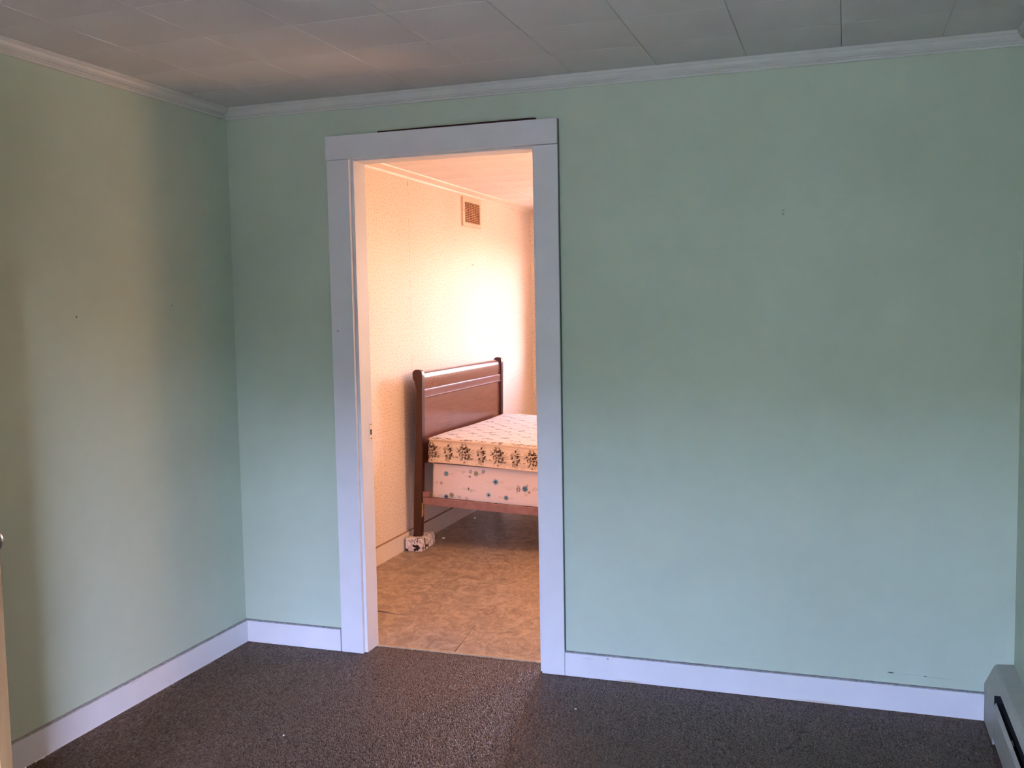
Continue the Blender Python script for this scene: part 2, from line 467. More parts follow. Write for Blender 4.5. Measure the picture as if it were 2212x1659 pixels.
o = boxes('wall_back', [(0, JL - .02, 0, .05, 0, H + .03), (JR + .02, W, 0, .05, 0, H + .03), (JL - .02, JR + .02, 0, .05, JH + .02, H + .03)], M_green_back)
st(o, 'pale green painted wall with the bedroom doorway')
# left wall with a closet doorway beyond the open door
DY0, DY1 = -2.66, -1.955
o = boxes('wall_left', [(-.1, 0, DY1, .05, 0, H + .03), (-.1, 0, Y1, DY0, 0, H + .03), (-.1, 0, DY0, DY1, 2.03, H + .03)], M_green_left)
st(o, 'pale green painted wall on the left')
wy0, wy1, wz0, wz1 = WIN1
st(boxes('wall_right', [(W, W + .15, wy1, .05, 0, H + .03), (W, W + .15, Y1, wy0, 0, H + .03), (W, W + .15, wy0, wy1, 0, wz0), (W, W + .15, wy0, wy1, wz1, H + .03)], M_green), 'pale green wall on the right above the heater')
def wall_with_window(name, win, y0, y1, xa, xb, h, mat):
    x0, x1, z0, z1 = win
    return boxes(name, [(xa, x0, y0, y1, 0, h), (x1, xb, y0, y1, 0, h), (x0, x1, y0, y1, 0, z0), (x0, x1, y0, y1, z1, h)], mat)
st(wall_with_window('wall_front', WIN3, Y1 - .15, Y1, -.1, W + .15, H + .03, M_green), 'green wall with a window behind the photographer')
st(boxes('wall_closet', [(-.75, -.1, DY0 - .06, DY0, 0, 2.1), (-.75, -.1, DY1, DY1 + .06, 0, 2.1), (-.8, -.75, DY0 - .06, DY1 + .06, 0, 2.1),
                         (-.75, -.1, DY0, DY1, 2.05, 2.1), (-.75, 0, DY0, DY1, -.06, 0)], M_wall_ext), 'plain plaster closet behind the open door')

# ceilings: slabs with individual tiles
def tiles(parent, x_lines, y_lines, z, mat, th=0.012):
    cache = {}
    for i in range(len(x_lines) - 1):
        for j in range(len(y_lines) - 1):
            sx, sy = x_lines[i + 1] - x_lines[i], y_lines[j + 1] - y_lines[j]
            if sx < .02 or sy < .02: continue
            key = (round(sx, 4), round(sy, 4))
            if key not in cache:
                g, c = 0.0004, 0.0016
                a, b = sx / 2 - g, sy / 2 - g
                bm = bmesh.new()
                lo = [bm.verts.new(p) for p in ((-a + c, -b + c, 0), (a - c, -b + c, 0), (a - c, b - c, 0), (-a + c, b - c, 0))]
                mi = [bm.verts.new(p) for p in ((-a, -b, c), (a, -b, c), (a, b, c), (-a, b, c))]
                hi = [bm.verts.new(p) for p in ((-a, -b, th), (a, -b, th), (a, b, th), (-a, b, th))]
                bm.faces.new(lo[::-1])
                for A, B in ((lo, mi), (mi, hi)):
                    for k in range(4): bm.faces.new((A[k], A[(k + 1) % 4], B[(k + 1) % 4], B[k]))
                bm.faces.new(hi)
                me = fin(bm, 'ceiling_tile'); me.materials.append(mat); cache[key] = me
            o = bpy.data.objects.new('ceiling_tile', cache[key]); COL.objects.link(o)
            o.location = ((x_lines[i] + x_lines[i + 1]) / 2, (y_lines[j] + y_lines[j + 1]) / 2, z)
            o.parent = parent
def lines(a, b, origin, step):
    k0 = math.ceil((a - origin) / step - 1e-6)
    out = [a]
    k = k0
    while origin + k * step < b - 1e-4:
        v = origin + k * step
        if v > a + 1e-4: out.append(v)
        k += 1
    return out + [b]
c1 = st(box('ceiling', -.1, W + .15, Y1 - .15, .05, H + .012, H + .06, M_dark), 'white painted tile ceiling of the green room')
tiles(c1, lines(0, W, 2.418, .3075), lines(Y1, 0, -0.005, .3075), H, M_ceil)
c2 = st(box('ceiling_bedroom', XL2 - .1, XR2 + .1, .05, Y2 + .2, H2 + .012, H2 + .06, M_dark), 'cream tile ceiling of the bedroom')
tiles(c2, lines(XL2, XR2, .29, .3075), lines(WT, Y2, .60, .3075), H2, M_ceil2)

# bedroom shell
o = boxes('wall_bedroom_front', [(XL2 - .1, JL - .02, .05, WT, 0, H + .03), (JR + .02, XR2 + .1, .05, WT, 0, H + .03), (JL - .02, JR + .02, .05, WT, JH + .02, H + .03)], M_paper_x)
st(o, 'bedroom side of the doorway wall')
st(box('wall_bedroom_left', XL2 - .1, XL2, WT, Y2 + .2, 0, H + .03, M_paper), 'peach dotted wallpaper wall behind the headboard')
st(box('wall_bedroom_right', XR2, XR2 + .1, WT, Y2 + .2, 0, H + .03, M_paper), 'dotted wallpaper wall opposite the bed')
st(wall_with_window('wall_bedroom_far', WIN2, Y2, Y2 + .2, XL2 - .1, XR2 + .1, H + .03, M_paper_x), 'dotted wallpaper wall with the bedroom window')

# bedroom floor: dark subfloor with linoleum sheets laid on it
fb = st(box('floor_bedroom', XL2 - .1, XR2 + .1, .084, Y2 + .2, -.06, -.004, M_dark), 'brown mottled linoleum floor of the bedroom')
def sheet(pts):
    return prism('linoleum_sheet', pts, 'z', -.004, 0.0, M_lino, fb)
sheet([(XL2, .098), (.9245, .098), (.890, .405), (.8895, .503), (.60, .502), (.52, .4845), (.44, .4955), (.364, .510), (XL2, .522)])
sheet([(.9290, .098), (XR2, .098), (XR2, .5035), (.890, .5035), (.8915, .405)])
sheet([(XL2, .545), (.364, .527), (.44, .508), (.52, .4868), (.60, .5026), (.8895, .5037), (XR2, .5042), (XR2, Y2), (XL2, Y2)])

# ------------------------------------------------------------------ door casing and jambs
tr = empty('trim_1', ((JL + JR) / 2, 0, 0)); st(tr, 'white painted door casing around the bedroom doorway')
def part(o, parent):
    o.parent = parent; o.matrix_parent_inverse = Matrix.Translation(parent.location).inverted() if parent.rotation_euler[:] == (0, 0, 0) else parent.matrix_basis.inverted()
    return o
part(box('side_casing', .473, .571, -.020, -.0005, 0, 2.0055, M_white, bev=.0012), tr)
part(box('side_casing', 1.341, 1.431, -.020, -.0005, 0, 2.0048, M_white, bev=.0012), tr)
part(box('side_shade_strip', 1.4312, 1.4325, -.017, -.0006, .0935, 2.098, M_side_shade), tr)  # shaded outer side of the right casing, as a dark green strip
part(box('head_casing', .470, 1.431, -.0215, -.0005, 2.0075, 2.100, M_white, bev=.0012), tr)
part(box('jamb', JL - .02, JL, -.001, WT + .002, 0, JH + .02, M_white, bev=.001), tr)
part(box('jamb', JR, JR + .02, -.001, WT + .002, 0, JH + .02, M_white, bev=.001), tr)
part(box('head_jamb', JL, JR, -.001, WT + .002, JH, JH + .02, M_white, bev=.001), tr)
# casing on the bedroom side
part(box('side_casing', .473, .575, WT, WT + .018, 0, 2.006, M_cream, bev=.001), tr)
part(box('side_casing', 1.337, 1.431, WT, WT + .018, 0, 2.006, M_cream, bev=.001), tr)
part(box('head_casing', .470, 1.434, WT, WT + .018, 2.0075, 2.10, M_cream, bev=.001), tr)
# strike plate on the left jamb
sp = part(boxes('strike_plate', [(JL, JL + .0015, .068, .094, .872, .895), (JL, JL + .0015, .068, .094, .918, .944), (JL, JL + .0015, .068, .074, .895, .918), (JL, JL + .0015, .088, .094, .895, .918)], M_cream), tr)
sp['label'] = 'small painted metal strike plate'
hole = box('latch_hole', JL - .0002, JL + .0006, .074, .088, .895, .918, M_black); part(hole, sp) if False else part(hole, tr)
for z in (.880, .938):
    part(box('screw_head', JL + .0015, JL + .0025, .079, .084, z - .0025, z + .0025, M_black), tr)
o = prism('wood_strip', [(.700, 2.1003), (1.346, 2.1003), (1.346, 2.1072), (1.335, 2.1082), (.700, 2.1060)], 'y', -.016, -.0005, M_darkstrip)
prop(o, 'thin dark brown wood strip lying on top of the white door casing', 'wood strip')
o = prism('threshold_strip', [(JL + .001, .0845), (JR - .001, .0845), (JR - .001, .0985), (.80, .0975), (.79, .0965), (JL + .001, .0965)], 'z', -.03, .0045, M_tan, bev=.0015)
prop(o, 'narrow tan wooden threshold strip between brown carpet and linoleum', 'threshold')

# ------------------------------------------------------------------ baseboards (green room ones with a dusty top ledge)
def baseboard(name, axis, a0, a1, h, t, face, mat, label, dust_or_shade=True, sgn=-1, dmat=None):
    """face: coordinate of the wall; board grows towards sgn"""
    b = face + sgn * t
    pts = [(face, 0), (b, 0), (b, h - .003), (b - sgn * .003, h), (face, h)]
    o = prism(name, pts, axis, a0, a1, [mat, dmat or M_dust])
    if dust_or_shade:
        for p in o.data.polygons:
            if p.normal.z > 0.5: p.material_index = 1
    return st(o, label)
baseboard('baseboard_back_left', 'x', .0185, .4665, .0935, .018, 0, M_base, 'short white baseboard left of the doorway')
baseboard('baseboard_back_right', 'x', 1.4325, 2.887, .0925, .018, 0, M_base, 'long white baseboard right of the doorway')
baseboard('baseboard_left', 'y', DY1 + .09, 0, .0935, .018, 0, M_base, 'white baseboard along the left green wall', sgn=1)
baseboard('baseboard_front', 'x', 0, W, .0935, .018, Y1, M_base, 'white baseboard under the window behind the photographer', sgn=1)
baseboard('baseboard_bedroom_left', 'y', WT, Y2, .102, .015, XL2, M_cream, 'cream baseboard under the dotted wallpaper', sgn=1, dmat=M_gap_shade)  # brown top edge stands for the shadow gap under the wallpaper
baseboard('baseboard_bedroom_far', 'x', XL2 + .015, XR2, .102, .015, Y2, M_cream, 'cream baseboard on the far bedroom wall', dust_or_shade=False)

# ------------------------------------------------------------------ crown mouldings
CR = [(0, 2.205), (.007, 2.205), (.009, 2.208), (.009, 2.2135), (.013, 2.2145), (.014, 2.2175), (.020, 2.221), (.027, 2.228), (.031, 2.237), (.034, 2.2395), (.034, 2.2495), (0, 2.2495)]
st(prism('trim_2', [(-a, z) for a, z in CR], 'x', 0.0, W, M_crown), 'white crown moulding above the doorway wall')
st(prism('trim_3', [(a, z) for a, z in CR], 'y', Y1, -.0345, M_crown), 'white crown moulding above the left wall')
st(prism('trim_4', [(W - a, z) for a, z in CR], 'y', Y1, -.0345, M_crown), 'white crown moulding above the right wall')
st(prism('trim_5', [(XL2 + a, z) for a, z in [(0, 2.178), (.006, 2.178), (.010, 2.184), (.012, 2.190), (.045, 2.208), (.048, 2.2148), (0, 2.2148)]], 'y', WT, Y2, M_cream), 'cream crown moulding above the dotted wallpaper')
st(prism('trim_6', [(Y2 - a, z) for a, z in [(0, 2.178), (.006, 2.178), (.010, 2.184), (.012, 2.190), (.045, 2.208), (.048, 2.2148), (0, 2.2148)]], 'x', XL2 + .048, XR2, M_cream), 'cream crown moulding above the far bedroom wall')

# ------------------------------------------------------------------ windows
def window(name, width, z0, z1, depth, loc, rz, label, pane=None):
    """local frame: x along the wall, y outward through the wall, origin at the middle of the sill on the inner wall face"""
    root = empty(name, loc, (0, 0, rz)); st(root, label)
    h, q = z1 - z0, width / 2
    def bx(nm, *a, mat=M_white): return box(nm, *a, mat, root, bev=.001)
    bx('casing', -q - .09, -q, -.018, -.0005, 0, h); bx('casing', q, q + .09, -.018, -.0005, 0, h)
    bx('casing', -q - .09, q + .09, -.018, -.0005, h, h + .09)
    bx('sill', -q - .11, q + .11, -.045, -.0005, -.025, 0)
    for k, (a, b) in enumerate(((0, h / 2 + .02), (h / 2 - .02, h))):
        y = depth - .05 + .022 * k
        sa = boxes('sash', [(-q, -q + .04, y, y + .02, a, b), (q - .04, q, y, y + .02, a, b), (-q + .04, q - .04, y, y + .02, a, a + .04), (-q + .04, q - .04, y, y + .02, b - .04, b)], M_white, root)
        box('pane', -q + .04, q - .04, y + .0085, y + .0115, a + .04, b - .04, pane or M_glass, sa)
    return root
window('window_1', WIN1[1] - WIN1[0], WIN1[2], WIN1[3], .15, (W, (WIN1[0] + WIN1[1]) / 2, WIN1[2]), math.radians(-90), 'white sash window in the right wall behind the photographer')
window('window_3', WIN3[1] - WIN3[0], WIN3[2], WIN3[3], .15, ((WIN3[0] + WIN3[1]) / 2, Y1, WIN3[2]), math.pi, 'white sash window in the rear wall behind the photographer')
window('window_2', WIN2[1] - WIN2[0], WIN2[2], WIN2[3], .20, ((WIN2[0] + WIN2[1]) / 2, Y2, WIN2[2]), 0, 'white sash window on the far bedroom wall', M_glass_warm)
o = box('ground', -40, 43, -45, 45, -.62, -.60, M_grass); st(o, 'dry gravel yard outside the windows')

def sky_blocker(x0, x1, y0, y1, h, label):  # unseen leafy mass added to block low sky light at the windows
    rnd = random.Random(int(abs(x0) * 7 + abs(y0)))
    bm = bmesh.new(); n = 40
    alongx = (x1 - x0) > (y1 - y0)
    rings = []
    for i in range(n + 1):
        t = i / n
        def P(u, z): return (x0 + (x1 - x0) * t, y0 + (y1 - y0) * u, z) if alongx else (x0 + (x1 - x0) * u, y0 + (y1 - y0) * t, z)
        k = rnd.uniform(-.25, .25)
        rings.append([bm.verts.new(P(*p)) for p in ((0, -.6), (-.1 + rnd.uniform(-.1, .1), h * .5), (.1, h - .4 + k), (.5, h + k), (.9, h - .4 + k), (1.1 + rnd.uniform(-.1, .1), h * .5), (1, -.6))])
    for A, B in zip(rings, rings[1:]):
        for k in range(6): bm.faces.new((A[k], A[k + 1], B[k + 1], B[k]))
    bm.faces.new(rings[0]); bm.faces.new(rings[-1][::-1])
    st(link('sky_blocker', fin(bm, 'sky_blocker'), M_sky_blocker), label)
sky_blocker(16, 18, -32, 22, 2.9, 'added leafy screen cutting low sky light, outside the right window')
sky_blocker(-22, 16, -22, -20, 4.2, 'added leafy screen cutting low sky light, outside the rear window')

# ------------------------------------------------------------------ open door at the left edge
hx, hy = 0.012, -1.935
fx, fy = 0.680, -1.886
ang = math.atan2(fy - hy, fx - hx); L = math.hypot(fx - hx, fy - hy); T = .036
d1 = empty('door_1', (hx, hy, 0), (0, 0, ang)); st(d1, 'open panel door with bare varnished wood edge at the left')
def dpart(name, *a, mat=M_doorwood, bev=.0015):
    return box(name, *a, mat, d1, bev=bev)
dpart('stile', L - .10, L, -T, 0, .012, 2.0)
dpart('stile', 0, .10, -T, 0, .012, 2.0)
for z0, z1 in ((.012, .22), (.95, 1.07), (1.88, 2.0)):
    dpart('door_rail', .10, L - .10, -T, 0, z0, z1)
for z0, z1 in ((.22, .95), (1.07, 1.88)):
    dpart('door_panel', .10, L - .10, -T + .011, -.011, z0, z1)
lp = dpart('latch_plate', L, L + .0015, -.031, -.005, .865, .925, mat=M_steel, bev=.0004)
box('latch_bolt', L + .0015, L + .010, -.024, -.012, .887, .905, M_steel, lp, bev=.002)
for s in (1, -1):
    k = lathe('door_knob', [(.026, 0), (.028, .004), (.012, .008), (.010, .030), (.020, .036), (.027, .048), (.026, .058), (.015, .066), (.001, .068)], M_steel, d1, axis='y')
    k.location = (L - .069, 0 if s > 0 else -T, .90); k.scale = (1, s, 1)
for z in (.25, 1.75):
    lathe('hinge', [(.006, -.045), (.006, .045)], M_steel, d1, 10).location = (-.004, .004, z)
dj = empty('trim_7', (0, (DY0 + DY1) / 2, 0)); st(dj, 'white casing around the closet doorway')
part(box('side_casing', .0005, .02, DY1, DY1 + .088, 0, 2.03, M_white, bev=.001), dj)
part(box('side_casing', .0005, .02, DY0 - .09, DY0, 0, 2.03, M_white, bev=.001), dj)
part(box('head_casing', .0005, .02, DY0 - .09, DY1 + .088, 2.031, 2.12, M_white, bev=.001), dj)

# ------------------------------------------------------------------ baseboard heater on the right wall
hb = empty('baseboard_heater', (W, -1.3, 0)); prop(hb, 'grey enamelled baseboard heater along the right wall', 'heater')
HE = -2.6
xf = 2.888
def hpart(o): return part(o, hb)
cap = [(W - .001, 0), (xf, 0), (xf, .123), (xf + .029, .186), (xf + .036, .192), (W - .001, .196)]
hpart(prism('end_cap', cap, 'y', -.205, -.0005, M_heater, bev=.002))
hpart(prism('end_cap', cap, 'y', HE, HE + .08, M_heater, bev=.002))
hpart(box('back_plate', W - .006, W - .001, HE + .08, -.205, .02, .19, M_black))
# sloping top cover that rolls over to the slot
hpart(prism('top_cover', [(W - .001, .196), (W - .001, .193), (xf + .036, .189), (xf + .030, .184), (xf + .0215, .166), (xf + .026, .161), (xf + .027, .1625), (xf + .0185, .1665), (xf + .0275, .1865), (xf + .035, .192)][::-1],
            'y', HE + .08, -.205, M_heater))
hpart(prism('front_panel', [(xf - .002, .030), (xf + .001, .030), (xf + .001, .130), (xf + .008, .142), (xf + .006, .1445), (xf - .002, .131)], 'y', HE + .08, -.222, M_heater))
hpart(prism('damper', [(xf + .020, .134), (xf + .0215, .133), (xf + .052, .150), (xf + .0505, .152)], 'y', HE + .08, -.212, M_black))
hpart(box('slot_shade_plate', xf + .003, W - .007, -.2085, -.2055, .022, .160, M_black))  # added black plate, paints in the shade at the slot's end
hpart(box('under_shade_plate', xf + .006, W - .006, HE + .08, -.2085, .0005, .004, M_black))  # added black sheet, paints in the shade below the front panel
hpart(tube('heating_pipe', [(xf + .045, HE + .08, .085), (xf + .045, -.205, .085)], .011, M_black))

# ------------------------------------------------------------------ wall vent in the bedroom
vx = XL2
vt = empty('wall_vent', (vx, 2.83, 1.97)); prop(vt, 'tan louvred air vent high on the dotted wallpaper', 'vent')
def vpart(o): return part(o, vt)
y0, y1, z0, z1 = 2.662, 3.008, 1.971, 2.168
a0, a1, b0, b1 = 2.700, 2.984, 1.998, 2.137
bm = bmesh.new()
for b in ((vx, vx + .010, y0, a0, z0, z1), (vx, vx + .010, a1, y1, z0, z1), (vx, vx + .010, a0, a1, z0, b0), (vx, vx + .010, a0, a1, b1, z1)): bm_box(bm, *b)
vframe = vpart(link('frame', fin(bm, 'frame'), M_vent))
vpart(box('duct_back', vx, vx + .0015, a0, a1, b0, b1, M_shadowbox))
nl = 12
for i in range(nl):
    z = b0 + (i + .5) * (b1 - b0) / nl
    vpart(prism('louver', [(vx + .002, z + .003), (vx + .008, z - .0038), (vx + .009, z - .0030), (vx + .003, z + .0038)], 'y', a0, a1, M_louver))
for i in range(1, 6):
    y = a0 + i * (a1 - a0) / 6
    vpart(box('grille_bar', vx + .002, vx + .0075, y - .002, y + .002, b0, b1, M_louver))
box('damper_lever', vx + .010, vx + .018, 2.676, 2.696, 2.072, 2.078, M_louver, vframe)

# ------------------------------------------------------------------ bed frame
BY0, BW = 1.650, 1.425
bed = empty('bed', (.08, BY0 + BW / 2, 0)); prop(bed, 'dark mahogany bed with scrolled headboard against dotted wallpaper', 'bed')
def bp(o): return part(o, bed)
postL = [(.055, 1.042), (.056, 1.020), (.060, 1.003), (.069, .992), (.0745, .984), (.078, .970), (.0785, .940), (.077, .875), (.073, .80), (.069, .728), (.063, .62), (.057, .514), (.050, .39), (.043, .239), (.035, .0775)]
postR = [(.060, 1.052), (.071, 1.061), (.094, 1.061), (.104, 1.058), (.111, 1.052), (.1155, 1.042), (.117, 1.025), (.1165, .990), (.114, .934), (.1115, .818), (.110, .728), (.1035, .516), (.097, .351), (.091, .213), (.086, .0775)]
poly = postR + postL[::-1]
posts = []
for ya in (BY0, BY0 + BW - .038):
    posts.append(prism('post', poly, 'y', ya, ya + .038, M_post, bev=.004, smooth=True, seg=3)); bp(posts[-1])
pi0, pi1 = BY0 + .036, BY0 + BW - .036
bp(prism('panel', [(.080, .505), (.094, .505), (.0955, .70), (.0975, .893), (.080, .893)], 'y', pi0, pi1, M_panel))
bp(prism('moulding', [(.084, .889), (.103, .889), (.108, .892), (.109, .896), (.1062, .899), (.1075, .926), (.1085, .929), (.1087, .937), (.106, .9405), (.100, .942), (.084, .942)], 'y', pi0, pi1, M_mold2, smooth=True))
arc = [(.101, .938), (.1035, .965), (.1045, .99)]
for k in range(0, 13):
    t = math.radians(0 + k * 11); arc.append((.0765 + .028 * math.cos(t), 1.010 + .036 * math.sin(t)))
arc += [(.056, 1.015), (.060, 1.000), (.074, .985), (.078, .938)]
bp(prism('rolled_top', arc, 'y', pi0, pi1, M_mold, smooth=True))
TILT = math.radians(2.55)
def tz(x, z): return z - (x - .11) * math.tan(TILT)
FX = 2.05
for y in (BY0 + .004, BY0 + BW - .026):
    rl = bp(prism('side_rail', [(.100, .268), (FX, tz(FX, .268)), (FX, tz(FX, .312)), (.100, .312)], 'y', y, y + .022, M_rail, bev=.002))
    prism('rail_ledge', [(.115, .268), (FX, tz(FX, .268)), (FX, tz(FX, .272)), (.115, .272)], 'y', (y + .022 if y < 2.5 else y - .03), (y + .052 if y < 2.5 else y), M_rail, rl)
    box('rail_hook', .098, .142, y + .002, y + .02, .312, .345, M_rail, rl, bev=.003)
    fl = prism('foot_leg', [(FX, .0), (FX + .05, .0), (FX + .05, .42), (FX, .42)], 'y', y - .008, y + .04, M_post, bev=.004); bp(fl)
bp(box('foot_rail', FX + .01, FX + .035, BY0 + .04, BY0 + BW - .04, .17, .40, M_panel, bev=.003))
for k in range(5):
    x = .28 + k * .39
    bp(prism('slat', [(x, tz(x, .272)), (x + .07, tz(x + .07, .272)), (x + .07, tz(x + .07, .288)), (x, tz(x, .288))], 'y', BY0 + .027, BY0 + BW - .027, M_tan))
# splintered chip on the inner edge of the near post
prism('splinter', [(.090, .19), (.098, .20), (.101, .225), (.0985, .24), (.1025, .262), (.099, .275), (.093, .28)], 'y', BY0 + .003, BY0 + .020, M_doorwood, posts[0])

# blocks under the posts
def block(x, y, rz, label):
    bm = bmesh.new(); bm_box(bm, -.052, .052, -.105, .105, 0, .077, .006, 2)
    bmesh.ops.subdivide_edges(bm, edges=bm.edges[:], cuts=3, use_grid_fill=True)
    rnd = random.Random(int(y * 100))
    for v in bm.verts:
        if 0.005 < v.co.z < .072:
            v.co.x += rnd.uniform(-.002, .002); v.co.y += rnd.uniform(-.002, .002)
    o = link('bed_block', fin(bm, 'bed_block'), M_block); o.location = (x, y, 0); o.rotation_euler = (0, 0, rz)
    prop(o, label, 'block', 'blocks raising the head of the bed'); return o
block(.060, 1.694, math.radians(2), 'chipped white painted block under the near leg of the headboard')
block(.066, BY0 + BW - .03, math.radians(-1), 'chipped white block under the far headboard leg, hidden behind the bed')

# ------------------------------------------------------------------ painted cloth helpers
def ellipses_paint(col, u, v, lst):
    for (cx, cy, ax, ay, an, c, k) in lst:
        R_ = max(ax, ay)
        msk = (np.abs(u - cx) < R_) & (np.abs(v - cy) < R_)
        if not msk.any(): continue
        du, dv = u[msk] - cx, v[msk] - cy
        p = du * math.cos(an) + dv * math.sin(an); q = -du * math.sin(an) + dv * math.cos(an)
        d = np.sqrt((p / ax) ** 2 + (q / ay) ** 2)
        f = np.clip((1.0 - d) * 3.0, 0, 1)[:, None] * k
        col[msk] = col[msk] * (1 - f) + np.array(c) * f
def set_colors(me, col):
    at = me.color_attributes.new('Col', 'FLOAT_COLOR', 'POINT')
    rgba = np.ones((len(col), 4), dtype=np.float32); rgba[:, :3] = col
    at.data.foreach_set('color', rgba.ravel())
def round_rect(x0, x1, y0, y1, r, dense, coarse):
    """loop starting at (x0+r,y0) along +x (dense), then coarse round"""
    pts = []
    def seg(a, b, st_):
        n = max(1, int(math.hypot(b[0] - a[0], b[1] - a[1]) / st_))
        for i in range(n): pts.append((a[0] + (b[0] - a[0]) * i / n, a[1] + (b[1] - a[1]) * i / n))
    def arc(cx, cy, s, n=10):
        for i in range(n):
            t = s + math.pi / 2 * i / n; pts.append((cx + r * math.cos(t), cy + r * math.sin(t)))
    seg((x0 + r, y0), (x1 - r, y0), dense); arc(x1 - r, y0 + r, -math.pi / 2)
    seg((x1, y0 + r), (x1, y1 - r), coarse); arc(x1 - r, y1 - r, 0)
    seg((x1 - r, y1), (x0 + r, y1), coarse); arc(x0 + r, y1 - r, math.pi / 2)
    seg((x0, y1 - r), (x0, y0 + r), coarse); arc(x0 + r, y0 + r, math.pi, 14)
    return np.array(pts)
def band(pts, rows, bulge, zw=None):
    """rows: heights; bulge(t): outward offset. returns verts, faces, arc length u, height v"""
    n = len(pts)
    nx = np.roll(pts, -1, 0) - np.roll(pts, 1, 0)
    nrm = np.stack([nx[:, 1], -nx[:, 0]], 1); nrm /= np.linalg.norm(nrm, axis=1)[:, None]
    V, U, Vv = [], [], []
    seglen = np.linalg.norm(np.roll(pts, -1, 0) - pts, axis=1)
    s = np.concatenate([[0], np.cumsum(seglen)[:-1]])
    for k, z in enumerate(rows):
        t = k / (len(rows) - 1)
        off = bulge(t, s)
        p = pts + nrm * off[:, None]
        zz = np.full(n, z) if zw is None else z + zw(t, s)
        V.append(np.column_stack([p, zz])); U.append(s); Vv.append(np.full(n, z))
    V = np.concatenate(V); U = np.concatenate(U); Vv = np.concatenate(Vv)
    F = []
    for k in range(len(rows) - 1):
        for i in range(n):
            j = (i + 1) % n
            F.append((k * n + i, k * n + j, (k + 1) * n + j, (k + 1) * n + i))
    return V, F, U, Vv
def mk(name, V, F, mat, parent, smooth=True):
    me = bpy.data.meshes.new(name); me.from_pydata(V.tolist(), [], F); me.update()
    if smooth: me.polygons.foreach_set('use_smooth', [True] * len(me.polygons))
    return link(name, me, mat, parent)

# ------------------------------------------------------------------ box spring
BL, BWD = 1.86, 1.36
CREAM = np.array((0.66, 0.52, 0.44))
bx0, bzb = .146, .3115
bs = empty('box_spring', (bx0, BY0 + .028, bzb), (0, TILT, 0))
prop(bs, 'cream box spring printed with sparse blue flowers under the floral mattress', 'box spring')
pts = round_rect(0, BL, 0, BWD, .02, .0022, .02)
BH = .200
rows = np.linspace(0.0, BH, 92)
V, F, U, Vv = band(pts, rows, lambda t, s: -.004 * (2 * abs(t - .5)) ** 6 + .0025 * np.sin(s * 11) * (t * (1 - t)))
u = pts[:, 0]; u = np.tile(u, len(rows))
col = np.tile(CREAM, (len(V), 1))
col *= (1 + .02 * np.sin(V[:, 0] * 9)[:, None])
front = V[:, 1] < .06
TEAL, TEAL2, OLIVE, BRN, TANC = (.035, .13, .17), (.13, .30, .36), (.20, .20, .12), (.06, .022, .018), (.27, .18, .11)
prints = []
def fl(x, z, r, c, cc=None, n=8, k=.95):
    X = x - bx0; Z = (z - bzb) + X * math.tan(TILT)
    for i in range(n):
        a = i * 2 * math.pi / n
        prints.append((X + r * .62 * math.cos(a), Z + r * .62 * math.sin(a), r * .46, r * .26, a, c, k))
    if cc is not None: prints.append((X, Z, r * .42, r * .42, 0, cc, 1))
def streak(x, z, l, c=TANC, k=.45):
    X = x - bx0; Z = (z - bzb) + X * math.tan(TILT)
    prints.append((X, Z, l, .0016, 0, c, k))
def leaf(x, z, l, w_, a, c=OLIVE, k=.8):
    X = x - bx0; Z = (z - bzb) + X * math.tan(TILT)
    prints.append((X, Z, l, w_, a, c, k))
def sprig(x, z, c=TANC, sgn=1, n=4):
    for i in range(n):
        leaf(x + sgn * .008 * i, z + (.004 if i % 2 else -.004), .007, .0022, .7 * (1 if i % 2 else -1), c, .6)
